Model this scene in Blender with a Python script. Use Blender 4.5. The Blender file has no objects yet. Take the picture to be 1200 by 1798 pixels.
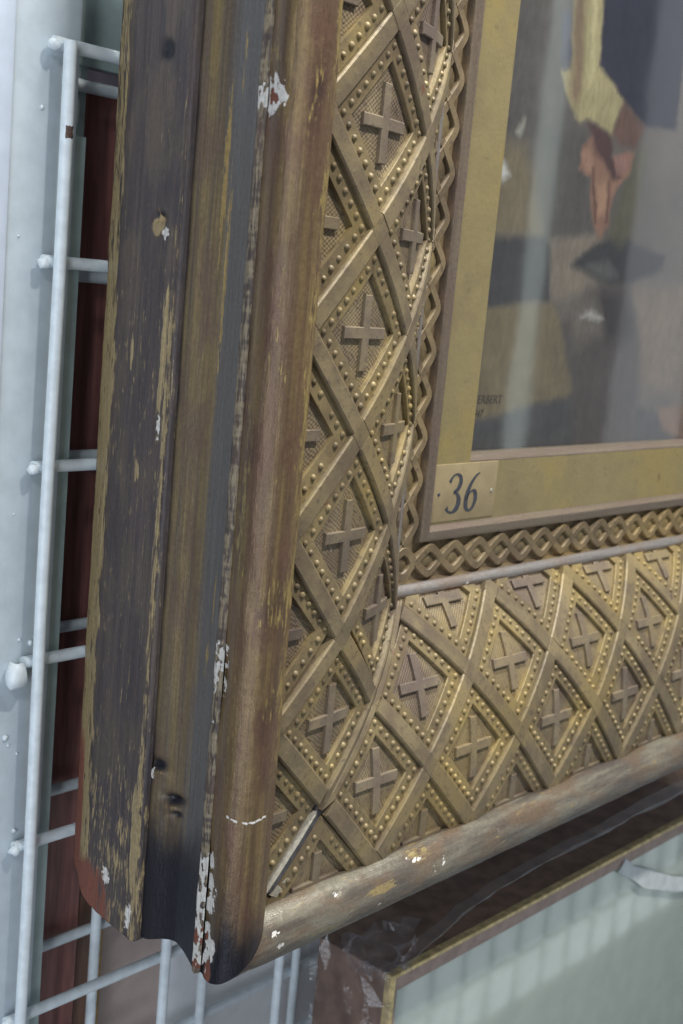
import bpy, bmesh, math, random
import numpy as np
from mathutils import Vector, Matrix, noise as mn
random.seed(7); np.random.seed(7)
scene = bpy.context.scene
COL = scene.collection
U = 0.003                      # one model unit (u) is 3 mm; x right along the frame, y into the rack, z up

# ------------------------------------------------------------------ camera
cam_d = bpy.data.cameras.new('camera')
cam = bpy.data.objects.new('camera', cam_d); COL.objects.link(cam); scene.camera = cam
f_px, W_px, H_px = 2234.62, 1200.0, 1798.0
hv = Vector((2602.7-600, 686.7-899, f_px)).normalized()
dv = Vector((-561.9-600, 13459.5-899, f_px)).normalized()
zv = -dv
zv = (zv - hv*zv.dot(hv)).normalized()
yv = zv.cross(hv)
rows = Matrix((hv, yv, zv))               # image axes (right, down, forward) -> world
cx, cy, cz = rows @ Vector((1,0,0)), rows @ Vector((0,-1,0)), rows @ Vector((0,0,-1))
CAM_U = Vector((-80.51, -75.88, 58.18))
M = Matrix((cx, cy, cz)).transposed().to_4x4(); M.translation = CAM_U*U
cam.matrix_world = M
cam_d.sensor_fit = 'VERTICAL'; cam_d.sensor_height = 36.0; cam_d.sensor_width = 24.0
cam_d.lens = f_px/H_px*36.0
cam_d.clip_start = 0.01; cam_d.clip_end = 50
cam_d.dof.use_dof = True
cam_d.dof.focus_distance = (Vector((6, 2, 22))-CAM_U).length*U*1.0
cam_d.dof.aperture_fstop = 24.0

# ------------------------------------------------------------------ world and lamps
w = bpy.data.worlds.new('World'); scene.world = w; w.use_nodes = True
w.node_tree.nodes['Background'].inputs[0].default_value = (0.80, 0.86, 1.0, 1)
w.node_tree.nodes['Background'].inputs[1].default_value = 0.22

def area(name, loc, target, sx, sy, power, color):
    l = bpy.data.lights.new(name, 'AREA'); l.shape = 'RECTANGLE'
    l.size = sx*U; l.size_y = sy*U; l.energy = power; l.color = color
    o = bpy.data.objects.new(name, l); COL.objects.link(o)
    o.location = Vector(loc)*U
    o.rotation_euler = (Vector(target)-Vector(loc)).to_track_quat('-Z', 'Y').to_euler()
    return o
area('ceiling_tube_lamp', (25, -150, 295), (25, 0, 20), 60, 9, 9.6, (1.0, 0.96, 0.90))
area('second_tube_lamp', (-190, -120, 190), (-190, 20, 10), 50, 14, 1.3, (0.93, 0.97, 1.0))
area('window_lamp', (-330, -150, -20), (0, 20, -10), 200, 260, 6.5, (0.80, 0.89, 1.0))
area('overhead_lamp', (70, -36, 330), (70, -5, 20), 160, 14, 12.0, (0.90, 0.95, 1.0))
area('grid_backlight', (392, -200, -215), (392, 0, -215), 420, 230, 2.4, (0.86, 0.97, 0.95))  # added light behind the far mesh, so its grid shows in the lower glass
area('strip_lamp', (294, -150, 90), (294, 0, 90), 13, 260, 0.13, (0.86, 1.0, 0.96))
area('far_surface_glow', (386, -150, 120), (386, 0, 120), 60, 240, 0.26, (0.88, 0.92, 1.0))  # added glow in place of the lit surface opposite, mirrored in the glass

scene.view_settings.view_transform = 'Standard'
scene.view_settings.look = 'None'
scene.view_settings.exposure = 0.0
scene.view_settings.gamma = 1.0
scene.cycles.max_bounces = 8
scene.cycles.transparent_max_bounces = 12

# ------------------------------------------------------------------ helpers
def tag(o, label=None, cat=None, group=None, kind=None):
    if label: o['label'] = label
    if cat: o['category'] = cat
    if group: o['group'] = group
    if kind: o['kind'] = kind
    return o

def empty(name, loc=(0, 0, 0)):
    o = bpy.data.objects.new(name, None); COL.objects.link(o)
    o.location = Vector(loc)*U; o.empty_display_size = 0.01
    return o

def link(name, me, parent=None):
    o = bpy.data.objects.new(name, me); COL.objects.link(o)
    if parent is not None:
        o.parent = parent
        o.matrix_parent_inverse = world_of(parent).inverted()
    return o

def world_of(o):
    m = Matrix.LocRotScale(o.location, o.rotation_euler, None)
    if o.parent: m = world_of(o.parent) @ o.matrix_parent_inverse @ m
    return m

def mesh(name, verts, faces, mat, parent=None, smooth=False, angle=None, attrs=None):
    me = bpy.data.meshes.new(name)
    me.from_pydata([tuple(c*U for c in v) for v in verts], [], faces)
    me.materials.append(mat)
    if attrs:
        for k, vals in attrs.items():
            arr = np.asarray(vals, dtype=np.float32)
            if arr.shape[1] == 4:
                a = me.attributes.new(k, 'FLOAT_COLOR', 'POINT'); a.data.foreach_set('color', arr.ravel())
            else:
                a = me.attributes.new(k, 'FLOAT_VECTOR', 'POINT'); a.data.foreach_set('vector', arr.ravel())
    if smooth or angle:
        me.polygons.foreach_set('use_smooth', [True]*len(me.polygons))
        if angle: me.set_sharp_from_angle(angle=math.radians(angle))
    me.update()
    return link(name, me, parent)

class MB:
    def __init__(s): s.v = []; s.f = []
    def add(s, vs, fs):
        n = len(s.v); s.v += [tuple(v) for v in vs]; s.f += [tuple(i+n for i in f) for f in fs]
    def box(s, a, b, bev=0.0):
        (x0, y0, z0), (x1, y1, z1) = a, b
        if bev <= 0:
            vs = [(x, y, z) for x in (x0, x1) for y in (y0, y1) for z in (z0, z1)]
            s.add(vs, [(0,1,3,2),(4,6,7,5),(0,4,5,1),(2,3,7,6),(0,2,6,4),(1,5,7,3)])
            return
        bm = bmesh.new(); bmesh.ops.create_cube(bm, size=1)
        for v in bm.verts:
            v.co = Vector((x0+(v.co.x+.5)*(x1-x0), y0+(v.co.y+.5)*(y1-y0), z0+(v.co.z+.5)*(z1-z0)))
        bmesh.ops.bevel(bm, geom=bm.edges[:], offset=bev, segments=2, profile=.6, affect='EDGES')
        bm.verts.index_update()
        s.add([v.co[:] for v in bm.verts], [[v.index for v in f.verts] for f in bm.faces]); bm.free()
    def tube(s, pts, r, n=12, cap=True, rs=None):
        pts = [Vector(p) for p in pts]; rings = []
        up = Vector((0.13, 0.31, 0.94))
        for i, p in enumerate(pts):
            d = (pts[min(i+1, len(pts)-1)]-pts[max(i-1, 0)]).normalized()
            if abs(d.dot(up)) > .95: up = Vector((.94, .2, .1))
            a = d.cross(up).normalized(); b = d.cross(a)
            rr = rs[i] if rs else r
            rings.append([p+(a*math.cos(2*math.pi*k/n)+b*math.sin(2*math.pi*k/n))*rr for k in range(n)])
        vs = [v[:] for r_ in rings for v in r_]; fs = []
        for i in range(len(pts)-1):
            for k in range(n):
                fs.append((i*n+k, i*n+(k+1) % n, (i+1)*n+(k+1) % n, (i+1)*n+k))
        if cap:
            fs.append(tuple(range(n))[::-1]); fs.append(tuple(range((len(pts)-1)*n, len(pts)*n)))
        s.add(vs, fs)
    def build(s, name, mat, parent=None, smooth=False, angle=None):
        o = mesh(name, s.v, s.f, mat, parent, smooth, angle)
        bm = bmesh.new(); bm.from_mesh(o.data); bmesh.ops.recalc_face_normals(bm, faces=bm.faces[:]); bm.to_mesh(o.data); bm.free()
        return o

# ------------------------------------------------------------------ materials
def new_mat(name):
    m = bpy.data.materials.new(name); m.use_nodes = True
    nt = m.node_tree; b = nt.nodes['Principled BSDF']
    return m, nt, b
def nd(nt, typ, **kw):
    n = nt.nodes.new(typ)
    for k, v in kw.items(): setattr(n, k, v)
    return n
def val(nt, sock, v):
    if hasattr(v, 'is_output') or isinstance(v, bpy.types.NodeSocket): nt.links.new(v, sock)
    else: sock.default_value = v
def math_n(nt, op, a, b=None, c=None, clamp=False):
    n = nd(nt, 'ShaderNodeMath', operation=op); n.use_clamp = clamp
    val(nt, n.inputs[0], a)
    if b is not None: val(nt, n.inputs[1], b)
    if c is not None: val(nt, n.inputs[2], c)
    return n.outputs[0]
def mix_c(nt, fac, a, b, mode='MIX'):
    n = nd(nt, 'ShaderNodeMix', data_type='RGBA', blend_type=mode)
    val(nt, n.inputs[0], fac)
    for s, v in ((n.inputs[6], a), (n.inputs[7], b)):
        if isinstance(v, tuple): s.default_value = (*v[:3], 1)
        else: nt.links.new(v, s)
    return n.outputs[2]
def noise_n(nt, vec, scale, detail=4, rough=.55, w=None):
    n = nd(nt, 'ShaderNodeTexNoise'); n.inputs['Scale'].default_value = scale
    n.inputs['Detail'].default_value = detail; n.inputs['Roughness'].default_value = rough
    if vec is not None: nt.links.new(vec, n.inputs['Vector'])
    return n.outputs[0]
def ramp01(nt, v, lo, hi):
    n = nd(nt, 'ShaderNodeMapRange', interpolation_type='SMOOTHSTEP')
    val(nt, n.inputs[0], v); n.inputs[1].default_value = lo; n.inputs[2].default_value = hi
    return n.outputs[0]
def obj_vec(nt, scale=(1, 1, 1)):
    g = nd(nt, 'ShaderNodeNewGeometry')
    m = nd(nt, 'ShaderNodeMapping'); m.inputs['Scale'].default_value = tuple(s/U for s in scale)
    nt.links.new(g.outputs['Position'], m.inputs['Vector'])
    return m.outputs[0]
def attr_vec(nt, name, scale=(1, 1, 1), out='Vector'):
    a = nd(nt, 'ShaderNodeAttribute', attribute_name=name)
    if out != 'Vector': return a
    m = nd(nt, 'ShaderNodeMapping'); m.inputs['Scale'].default_value = scale
    nt.links.new(a.outputs['Vector'], m.inputs['Vector'])
    return m.outputs[0]
def bump(nt, b, h, strength=.3, dist=.2):
    n = nd(nt, 'ShaderNodeBump'); n.inputs['Strength'].default_value = strength
    n.inputs['Distance'].default_value = dist*U
    nt.links.new(h, n.inputs['Height']); nt.links.new(n.outputs[0], b.inputs['Normal'])
    return n

def plain_mat(name, col, rough=.5, metal=0.0, var=.25, scale=1.2, bump_s=.15, stretch=(1, 1, 1), spec=.5):
    m, nt, b = new_mat(name)
    v = obj_vec(nt, stretch)
    n1 = noise_n(nt, v, scale, 5); n2 = noise_n(nt, v, scale*7, 3)
    dark = tuple(c*(1-var) for c in col); light = tuple(min(1, c*(1+var)) for c in col)
    c = mix_c(nt, ramp01(nt, n1, .3, .7), dark, light)
    nt.links.new(c, b.inputs['Base Color'])
    b.inputs['Metallic'].default_value = metal
    nt.links.new(math_n(nt, 'ADD', math_n(nt, 'MULTIPLY', n2, .2), rough-.1), b.inputs['Roughness'])
    b.inputs['Specular IOR Level'].default_value = spec
    if bump_s: bump(nt, b, n2, bump_s, .15)
    return m

def gold_mat(name, c_light, c_dark, c_dirt, metal=.6, rough=.42, hatch=False, obj_var=.12):
    m, nt, b = new_mat(name)
    v = obj_vec(nt)
    n1 = noise_n(nt, v, .22, 5, .6); n2 = noise_n(nt, v, 1.6, 5, .6); n3 = noise_n(nt, v, 7, 3, .6)
    c = mix_c(nt, ramp01(nt, n1, .36, .64), c_dark, c_light)
    n0 = noise_n(nt, v, .055, 4, .6)
    c = mix_c(nt, ramp01(nt, n0, .50, .66), c, tuple(x*y for x, y in zip(c_light, (1.08, 1.03, .82))))
    c = mix_c(nt, ramp01(nt, n0, .46, .34), c, tuple(x*y for x, y in zip(c_dark, (.92, .90, 1.0))))
    c = mix_c(nt, ramp01(nt, n2, .50, .80), c, c_dirt)
    c = mix_c(nt, ramp01(nt, noise_n(nt, v, .5, 6, .75), .58, .74), c, tuple(x*.7 for x in c_dirt))
    c = mix_c(nt, ramp01(nt, noise_n(nt, v, .33, 6, .72), .655, .70), c, (.17, .075, .042))
    c = mix_c(nt, ramp01(nt, noise_n(nt, obj_vec(nt, (1.1, .9, 1.2)), .62, 6, .75), .70, .735), c, (.42, .37, .30))
    oi = nd(nt, 'ShaderNodeObjectInfo')
    k = math_n(nt, 'ADD', math_n(nt, 'MULTIPLY', oi.outputs['Random'], 2*obj_var), 1-obj_var)
    cc = nd(nt, 'ShaderNodeCombineColor')
    for i in range(3): nt.links.new(k, cc.inputs[i])
    c = mix_c(nt, 1.0, c, cc.outputs[0], 'MULTIPLY')
    nt.links.new(c, b.inputs['Base Color'])
    b.inputs['Metallic'].default_value = metal
    nt.links.new(math_n(nt, 'ADD', math_n(nt, 'MULTIPLY', n2, .35), rough-.17), b.inputs['Roughness'])
    if hatch:
        st = attr_vec(nt, 'st')
        sp = nd(nt, 'ShaderNodeSeparateXYZ'); nt.links.new(st, sp.inputs[0])
        s, t = sp.outputs[0], sp.outputs[1]
        wob = math_n(nt, 'MULTIPLY', math_n(nt, 'SUBTRACT', noise_n(nt, v, .5, 3), .5), 1.2)
        a = math_n(nt, 'ADD', math_n(nt, 'ADD', math_n(nt, 'MULTIPLY', s, 1.0), math_n(nt, 'MULTIPLY', t, .62)), wob)
        d = math_n(nt, 'SUBTRACT', math_n(nt, 'MULTIPLY', s, 1.0), math_n(nt, 'MULTIPLY', t, .85))
        h1 = math_n(nt, 'SINE', math_n(nt, 'MULTIPLY', a, 2*math.pi/.42))
        h2 = math_n(nt, 'SINE', math_n(nt, 'MULTIPLY', d, 2*math.pi/.44))
        h = math_n(nt, 'ADD', math_n(nt, 'ADD', math_n(nt, 'MULTIPLY', h1, .5), math_n(nt, 'MULTIPLY', h2, .5)), math_n(nt, 'MULTIPLY', n3, .8))
        bump(nt, b, h, .5, .07)
    else:
        h = math_n(nt, 'ADD', math_n(nt, 'MULTIPLY', n2, .7), math_n(nt, 'MULTIPLY', n3, .3))
        bump(nt, b, h, .35, .18)
    return m

def worn_mat(name, c1, c2, c3, metal=.3, rough=.42, streak=(.035, 1.1), gold=(.36, .25, .09), grain=.5):
    """painted / gilded moulding with streaks along the length; wear masks come as vertex data"""
    m, nt, b = new_mat(name)
    st = attr_vec(nt, 'st', (streak[0], streak[1], 0))
    stf = attr_vec(nt, 'st', (.62, 4.4, 0)); sti = attr_vec(nt, 'st', (1, 1, 0)); stl = attr_vec(nt, 'st', (.12, .3, 0))
    n1 = noise_n(nt, st, 1.0, 5, .6); n2 = noise_n(nt, stf, .8, 6, .7); n3 = noise_n(nt, sti, 2.2, 5, .7); n4 = noise_n(nt, stl, 1.0, 4, .6)
    c = mix_c(nt, ramp01(nt, n1, .38, .62), c1, c2)
    c = mix_c(nt, ramp01(nt, n4, .42, .66), c, c3)
    # grey sheen across half the hollow, painted as colour (third component of st)
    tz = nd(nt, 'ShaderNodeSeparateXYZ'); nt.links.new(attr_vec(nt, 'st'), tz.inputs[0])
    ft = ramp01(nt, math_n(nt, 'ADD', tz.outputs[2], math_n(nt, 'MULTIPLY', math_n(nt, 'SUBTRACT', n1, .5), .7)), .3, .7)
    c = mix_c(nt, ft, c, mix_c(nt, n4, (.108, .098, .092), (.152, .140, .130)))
    wa = nd(nt, 'ShaderNodeAttribute', attribute_name='wear')
    sp = nd(nt, 'ShaderNodeSeparateColor'); nt.links.new(wa.outputs['Color'], sp.inputs[0])
    def fac(ch, noise, soft=.1, amp=.9, th=.5):
        x = math_n(nt, 'ADD', ch, math_n(nt, 'MULTIPLY', math_n(nt, 'SUBTRACT', noise, .5), amp))
        return ramp01(nt, x, th-soft, th+soft)
    fg = fac(wa.outputs['Alpha'], n2, .07, 1.5)
    fb = fac(sp.outputs[1], n2, .12, 1.0)
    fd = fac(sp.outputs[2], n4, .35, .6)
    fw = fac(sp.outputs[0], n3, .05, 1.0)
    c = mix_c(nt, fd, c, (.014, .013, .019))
    goldc = mix_c(nt, n3, tuple(g*.75 for g in gold), tuple(g*1.3 for g in gold))
    c = mix_c(nt, fg, c, goldc)
    c = mix_c(nt, fb, c, mix_c(nt, n2, (.13, .035, .02), (.24, .085, .05)))
    c = mix_c(nt, fw, c, mix_c(nt, n3, (.5, .46, .40), (.78, .76, .72)))
    n5 = noise_n(nt, attr_vec(nt, 'st', (.045, 5.0, 0)), 1.0, 5, .65)
    c = mix_c(nt, grain, c, mix_c(nt, ramp01(nt, n5, .32, .68), (.62, .62, .64), (1.35, 1.33, 1.28)), 'MULTIPLY')
    fine = mix_c(nt, ramp01(nt, n3, .3, .75), (.78, .78, .78), (1.12, 1.12, 1.12))
    c = mix_c(nt, .8, c, fine, 'MULTIPLY')
    nt.links.new(c, b.inputs['Base Color'])
    mt = math_n(nt, 'MULTIPLY', math_n(nt, 'SUBTRACT', 1.0, math_n(nt, 'MAXIMUM', fw, fb)), metal)
    nt.links.new(mt, b.inputs['Metallic'])
    r = math_n(nt, 'ADD', math_n(nt, 'MULTIPLY', n2, .3), rough-.15)
    r = math_n(nt, 'MAXIMUM', r, math_n(nt, 'MULTIPLY', math_n(nt, 'MAXIMUM', fw, fb), .8))
    nt.links.new(r, b.inputs['Roughness'])
    h = math_n(nt, 'ADD', math_n(nt, 'MULTIPLY', n2, .6), math_n(nt, 'MULTIPLY', n3, .4))
    h = math_n(nt, 'SUBTRACT', h, math_n(nt, 'MULTIPLY', fw, .5))
    bump(nt, b, h, .4, .25)
    return m

GOLD = gold_mat('lattice_gilding', (.212, .165, .090), (.146, .110, .065), (.092, .066, .046), .22, .56)
GOLD_B = gold_mat('border_gilding', (.248, .190, .092), (.168, .125, .066), (.105, .075, .047), .22, .55)
GOLD_P = gold_mat('hatched_gilding', (.255, .20, .118), (.175, .132, .086), (.11, .08, .058), .2, .54, hatch=True)
GOLD_BEAD = gold_mat('bead_gilding', (.235, .18, .088), (.16, .12, .064), (.095, .068, .044), .2, .56, obj_var=.35)
GOLD_CROSS = gold_mat('cross_gilding', (.205, .162, .105), (.148, .113, .08), (.105, .078, .06), .2, .54)
GOLD_G = gold_mat('guilloche_gilding', (.215, .16, .086), (.15, .11, .062), (.09, .066, .045), .22, .56)
SLIP = gold_mat('slip_gilding', (.31, .25, .12), (.285, .23, .108), (.26, .21, .10), .4, .42, obj_var=0)
GROUND_G = gold_mat('channel_gilding', (.24, .18, .10), (.17, .125, .072), (.115, .085, .055), .3, .5, obj_var=0)
SIDE = worn_mat('side_dark_paint', (.078, .054, .050), (.046, .034, .034), (.105, .075, .055), .1, .45, gold=(.33, .245, .12), grain=.7)
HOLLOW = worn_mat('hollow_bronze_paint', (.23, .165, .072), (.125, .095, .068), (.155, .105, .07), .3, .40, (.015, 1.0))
RIDGE = worn_mat('ridge_paint', (.10, .075, .06), (.06, .045, .04), (.12, .08, .06), .2, .5, gold=(.27, .215, .14))
TORUS = worn_mat('half_round_gilding', (.225, .155, .07), (.13, .083, .05), (.165, .095, .06), .4, .38, (.03, 1.0), gold=(.34, .25, .09), grain=.3)
TORUS_B = worn_mat('half_round_grey_gilding', (.25, .225, .17), (.13, .11, .09), (.20, .14, .09), .4, .30, (.07, .5), gold=(.34, .26, .12), grain=.25)  # greyer copy for the bottom rail
BEADM = worn_mat('bead_rod_gilding', (.36, .33, .30), (.27, .245, .225), (.32, .25, .20), .55, .33, grain=.1)
MAUVE = worn_mat('slip_edge_gilding', (.27, .215, .155), (.22, .17, .125), (.24, .18, .14), .55, .32, grain=.12)

RACK = plain_mat('rack_paint', (.52, .59, .63), .42, 0, .06, .4, .12)
RACK2 = plain_mat('rack_wire_paint', (.70, .765, .79), .38, 0, .08, .8, .1)
SAGE = plain_mat('sage_paint', (.42, .52, .50), .5, 0, .08, .4, .1)
RUST = plain_mat('bare_rust', (.10, .06, .045), .7, 0, .5, 3, .4)
PLASTER = plain_mat('plaster_edge', (.27, .25, .20), .8, 0, .2, 3, .3)
SLATE = plain_mat('bare_slot', (.075, .072, .075), .6, 0, .3, 1.2, .3)
INK = plain_mat('ink', (.035, .038, .048), .6, 0, .3, 4, 0)
PAPER = plain_mat('label_card', (.255, .20, .108), .55, 0, .10, .5, .08)

# ------------------------------------------------------------------ frame geometry: profile (a = towards the picture, d = depth) swept along the left (0) and bottom (1) rail
LEN = (112.0, 132.0)
def mem(m, a, d, s): return (a, d, s) if m == 0 else (s, d, a)

KA = np.array([0, 4.35, 8.7, 12.9, 17.0, 20.9, 24.6, 25.9]); KD = np.array([.15, .2, .45, 1.2, 2.6, 4.45, 6.9, 8.05])
cf = np.polyfit(KA, KD, 4)
A_ = np.linspace(0, 25.9, 520); D_ = np.polyval(cf, A_)
T_ = np.concatenate([[0], np.cumsum(np.hypot(np.diff(A_), np.diff(D_)))])
dA_ = np.gradient(A_, T_); dD_ = np.gradient(D_, T_)
T_END = float(np.interp(24.6, A_, T_))+.95
H_OFF = .62      # the profile above runs over the strap tops; the ground lies this much deeper
def a_of(t): return float(np.interp(t, T_, A_))
def t_of(a): return float(np.interp(a, A_, T_))
def P(m, s, t, h=0.0):
    a = np.interp(t, T_, A_); d = np.interp(t, T_, D_); da = np.interp(t, T_, dA_); dd = np.interp(t, T_, dD_)
    h = h-H_OFF
    return mem(m, a+dd*h, d-da*h, s)

def dens(pts, step):
    out = [pts[0]]
    for p, q in zip(pts, pts[1:]):
        n = max(1, int(math.hypot(q[0]-p[0], q[1]-p[1])/step+.5))
        out += [(p[0]+(q[0]-p[0])*k/n, p[1]+(q[1]-p[1])*k/n) for k in range(1, n+1)]
    return out
def smooth_curve(pts, n=10):
    out = []
    P_ = [pts[0]]+list(pts)+[pts[-1]]
    for i in range(1, len(P_)-2):
        p0, p1, p2, p3 = [np.array(P_[i+k]) for k in (-1, 0, 1, 2)]
        for k in range(n):
            u = k/n
            out.append(tuple(.5*((2*p1)+(-p0+p2)*u+(2*p0-5*p1+4*p2-p3)*u*u+(-p0+3*p1-3*p2+p3)*u**3)))
    out.append(tuple(pts[-1]))
    return out

def sweep(name, m, prof, ds, mat, parent, mask=None, rough_amp=0.05, t0=0.0, angle=None, tone=None):
    n = len(prof); a = np.array([p[0] for p in prof]); d = np.array([p[1] for p in prof])
    arc = t0+np.concatenate([[0], np.cumsum(np.hypot(np.diff(a), np.diff(d)))])
    L = LEN[m]; ns = int(L/ds)
    ta = np.gradient(a); td = np.gradient(d); nl = np.hypot(ta, td)+1e-9
    na, nd_ = td/nl, -ta/nl
    verts = []; st = []; wear = []
    for k in range(ns+1):
        u = k/ns
        for i in range(n):
            s = a[i]+(L-a[i])*u
            off = 0.0
            if rough_amp:
                off = rough_amp*(mn.noise((s*.22+m*50, arc[i]*.9, 3.1))*.7+mn.noise((s*1.3, arc[i]*1.9+m*9, 7.7))*.3)
            wv = (0, 0, 0, 0)
            if mask:
                wv = mask(m, s, arc[i], a[i], d[i])
                if len(wv) > 4: off += wv[4]; wv = wv[:4]
            verts.append(mem(m, a[i]+na[i]*off, d[i]+nd_[i]*off, s))
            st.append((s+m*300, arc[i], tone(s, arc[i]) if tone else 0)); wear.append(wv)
    faces = []
    for k in range(ns):
        for i in range(n-1):
            q = (k*n+i, k*n+i+1, (k+1)*n+i+1, (k+1)*n+i)
            faces.append(q if m == 1 else q[::-1])
    return mesh(name, verts, faces, mat, parent, smooth=True, angle=angle, attrs={'st': st, 'wear': wear})

def blob(s, t, s0, t0, rs, rt, p=2):
    x = ((s-s0)/rs)**2+((t-t0)/rt)**2
    return math.exp(-x*.7) if x < 12 else 0.0

frame = tag(empty('picture_frame'), 'large worn gilt picture frame with crosses in a beaded lattice and number 36', 'picture frame')

# --- outer mouldings
REAR_D = 25.2
side_p = dens([(-1.6, REAR_D), (-2.9, 24.2), (-3.9, 22.0)]+smooth_curve([(-3.9, 22.0), (-4.9, 19.6), (-5.4, 15.9), (-5.6, 12.6), (-5.72, 10.9)], 6)[1:]+[(-5.6, 10.55), (-5.15, 10.3)], .28)
arcs = np.concatenate([[0], np.cumsum([math.hypot(q[0]-p[0], q[1]-p[1]) for p, q in zip(side_p, side_p[1:])])])
ARC_S = arcs[-1]
def arc_at_d(d): return float(np.interp(-d, [-p[1] for p in side_p], arcs))
T_STEP = arc_at_d(10.9); T_REAR = arc_at_d(22.5)
def side_mask(m, s, t, a, d):
    W = G = B = A = 0.0; off = 0.0
    nz = mn.noise((s*.35, t*1.1, m*17.0))
    nl = mn.noise((s*.06, 5.5, m*3.0))
    rear = 1/(1+math.exp((t-T_REAR-2.6-.9*nl-.6*nz)/.25))
    A = max(A, rear*(.66+.35*nl+.40*nz+.3*mn.noise((s*1.2, t*2.5, 3.0))))
    step = math.exp(-((t-T_STEP+.25)/.75)**2)
    A = max(A, step*(.46+.35*nl+.15*nz))
    A = max(A, .26+.14*nl+.14*nz)
    if m == 0:
        low = 1/(1+math.exp((s-13)/3.0))
        A = max(A, low*(.42+.25*nz))
        G = max(G, 1.05/(1+math.exp((t-T_REAR-.6)/.4))/(1+math.exp((s-11)/2.5)))
        G = max(G, (.78+.3*nz)/(1+math.exp((s+.3)/.9))/(1+math.exp((t-T_REAR-8.0)/1.2)))
        B = max(B, .25*nl+.2)
        for (s0, d0, rs, rt, wv) in ((77.0, 14.4, .7, .7, 'h'), (61.9, 14.1, .8, .7, 'g'), (61.4, 13.0, .6, .45, 'w'), (62.6, 13.9, .45, .6, 'h'), (-.9, 15.9, 1.0, .7, 'w'), (-3.6, 11.9, 1.6, .5, 'w'),
                                     (47.2, 12.3, 2.0, .25, 'g'), (44.2, 12.2, 1.5, .3, 'w'), (39.8, 14.9, 1.0, .2, 'g'), (50.5, 16.8, 1.4, .25, 'g'), (52, 12.0, 5, .3, 'g'), (3, 11.6, 4, .35, 'g'), (8, 11.8, 2.0, .4, 'g')):
            b_ = blob(s, t, s0, arc_at_d(d0), rs, rt)
            if wv == 'w': W = max(W, 1.1*b_); off -= .15*b_
            elif wv == 'h': B = max(B, 1.6*b_); off -= .7*b_
            else: A = max(A, 1.15*b_)
    else:
        A *= .7; B = .35
    W *= .62+.75*abs(mn.noise((s*1.1, t*2.0, 9.0)))+.35*mn.noise((s*2.6, t*3.1, 2.0))
    return (W, G, B, A, off)

hol_p = smooth_curve([(-5.15, 10.3), (-5.02, 9.3), (-4.45, 7.6), (-4.25, 6.3), (-4.45, 5.0), (-4.8, 3.7), (-5.02, 3.0)], 7)
harc = np.concatenate([[0], np.cumsum([math.hypot(q[0]-p[0], q[1]-p[1]) for p, q in zip(hol_p, hol_p[1:])])])
def h_at_d(d): return float(np.interp(-d, [-p[1] for p in hol_p], harc))
def hol_mask(m, s, t, a, d):
    W = G = B = A = off = 0.0
    if m == 0:
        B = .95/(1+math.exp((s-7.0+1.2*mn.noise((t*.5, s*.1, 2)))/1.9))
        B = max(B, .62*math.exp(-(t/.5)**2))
        for (s0, d0, rs, rt, k, dz) in ((12.6, 9.5, .55, .9, 1.4, -.45), (12.0, 9.2, .35, .7, 0, .35), (9.6, 7.6, .5, 1.1, 1.4, -.6), (8.9, 7.9, .45, .9, 0, .4), (8.3, 7.2, .35, .6, 1.3, -.4), (11.6, 9.9, .3, .35, 0, .2)):
            b_ = blob(s, t, s0, h_at_d(d0), rs, rt)
            if k: B = max(B, .68*k*b_)
            else: A = max(A, .5*b_)
            off += dz*b_
        W = max(W, blob(s, t, 11.6, h_at_d(10.1), .5, .25))
        for (s0, d0, rs, rt, k) in ((24, 4.6, 3.0, .35, .62), (30, 4.0, 4, .3, .55), (66, 7.0, 9, .35, .72), (58, 6.2, 12, .3, .66), (76, 5.6, 5, .3, .5)):
            A = max(A, k*blob(s, t, s0, h_at_d(d0), rs, rt))
        A = max(A, .06+.1*mn.noise((s*.2, t, 4)))
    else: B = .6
    return (W, G, B, A, off)

def hol_tone(s, t):  # weight of the painted grey sheen across the hollow
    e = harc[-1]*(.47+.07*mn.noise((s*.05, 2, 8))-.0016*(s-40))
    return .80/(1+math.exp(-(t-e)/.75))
rid_p = dens([(-5.02, 3.0), (-5.22, 2.75), (-5.32, 2.35), (-5.2, 2.0), (-5.02, 1.85)], .12)
def rid_mask(m, s, t, a, d):
    W = G = B = A = off = 0.0
    nz = mn.noise((s*.5, m*3.3, 1.0)); n2 = mn.noise((s*2.1, m*3.3, 4.0))
    A = .49+.2*nz+.18*n2
    if m == 0:
        for s0, rs, k in ((72.9, 1.1, 1.2), (24.2, 2.4, 1.1), (5.0, 1.9, 1.0), (2.2, 1.9, 1.2), (-.8, 1.4, 1.05), (-3.4, 1.4, 1.1), (15.5, .6, .5), (19, .4, .5)):
            W = max(W, k*math.exp(-((s-s0)/rs)**2))
        G = 1.3*math.exp(-((s-72.7)/.45)**2)*(1 if d < 2.4 else 0)+1.3*math.exp(-((s+1.5)/.9)**2)+1.1*math.exp(-((s+4.2)/.6)**2)
        W *= .66+.9*mn.noise((s*.9, d*1.7, 9.0))+.5*mn.noise((s*2.4, d*3.0, 2.0))
        off = (-.30*min(1, W)+.10*nz)*math.sin(math.pi*min(1, max(0, (3.0-d)/1.15)))
    return (W, G, B, A, off)

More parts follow.
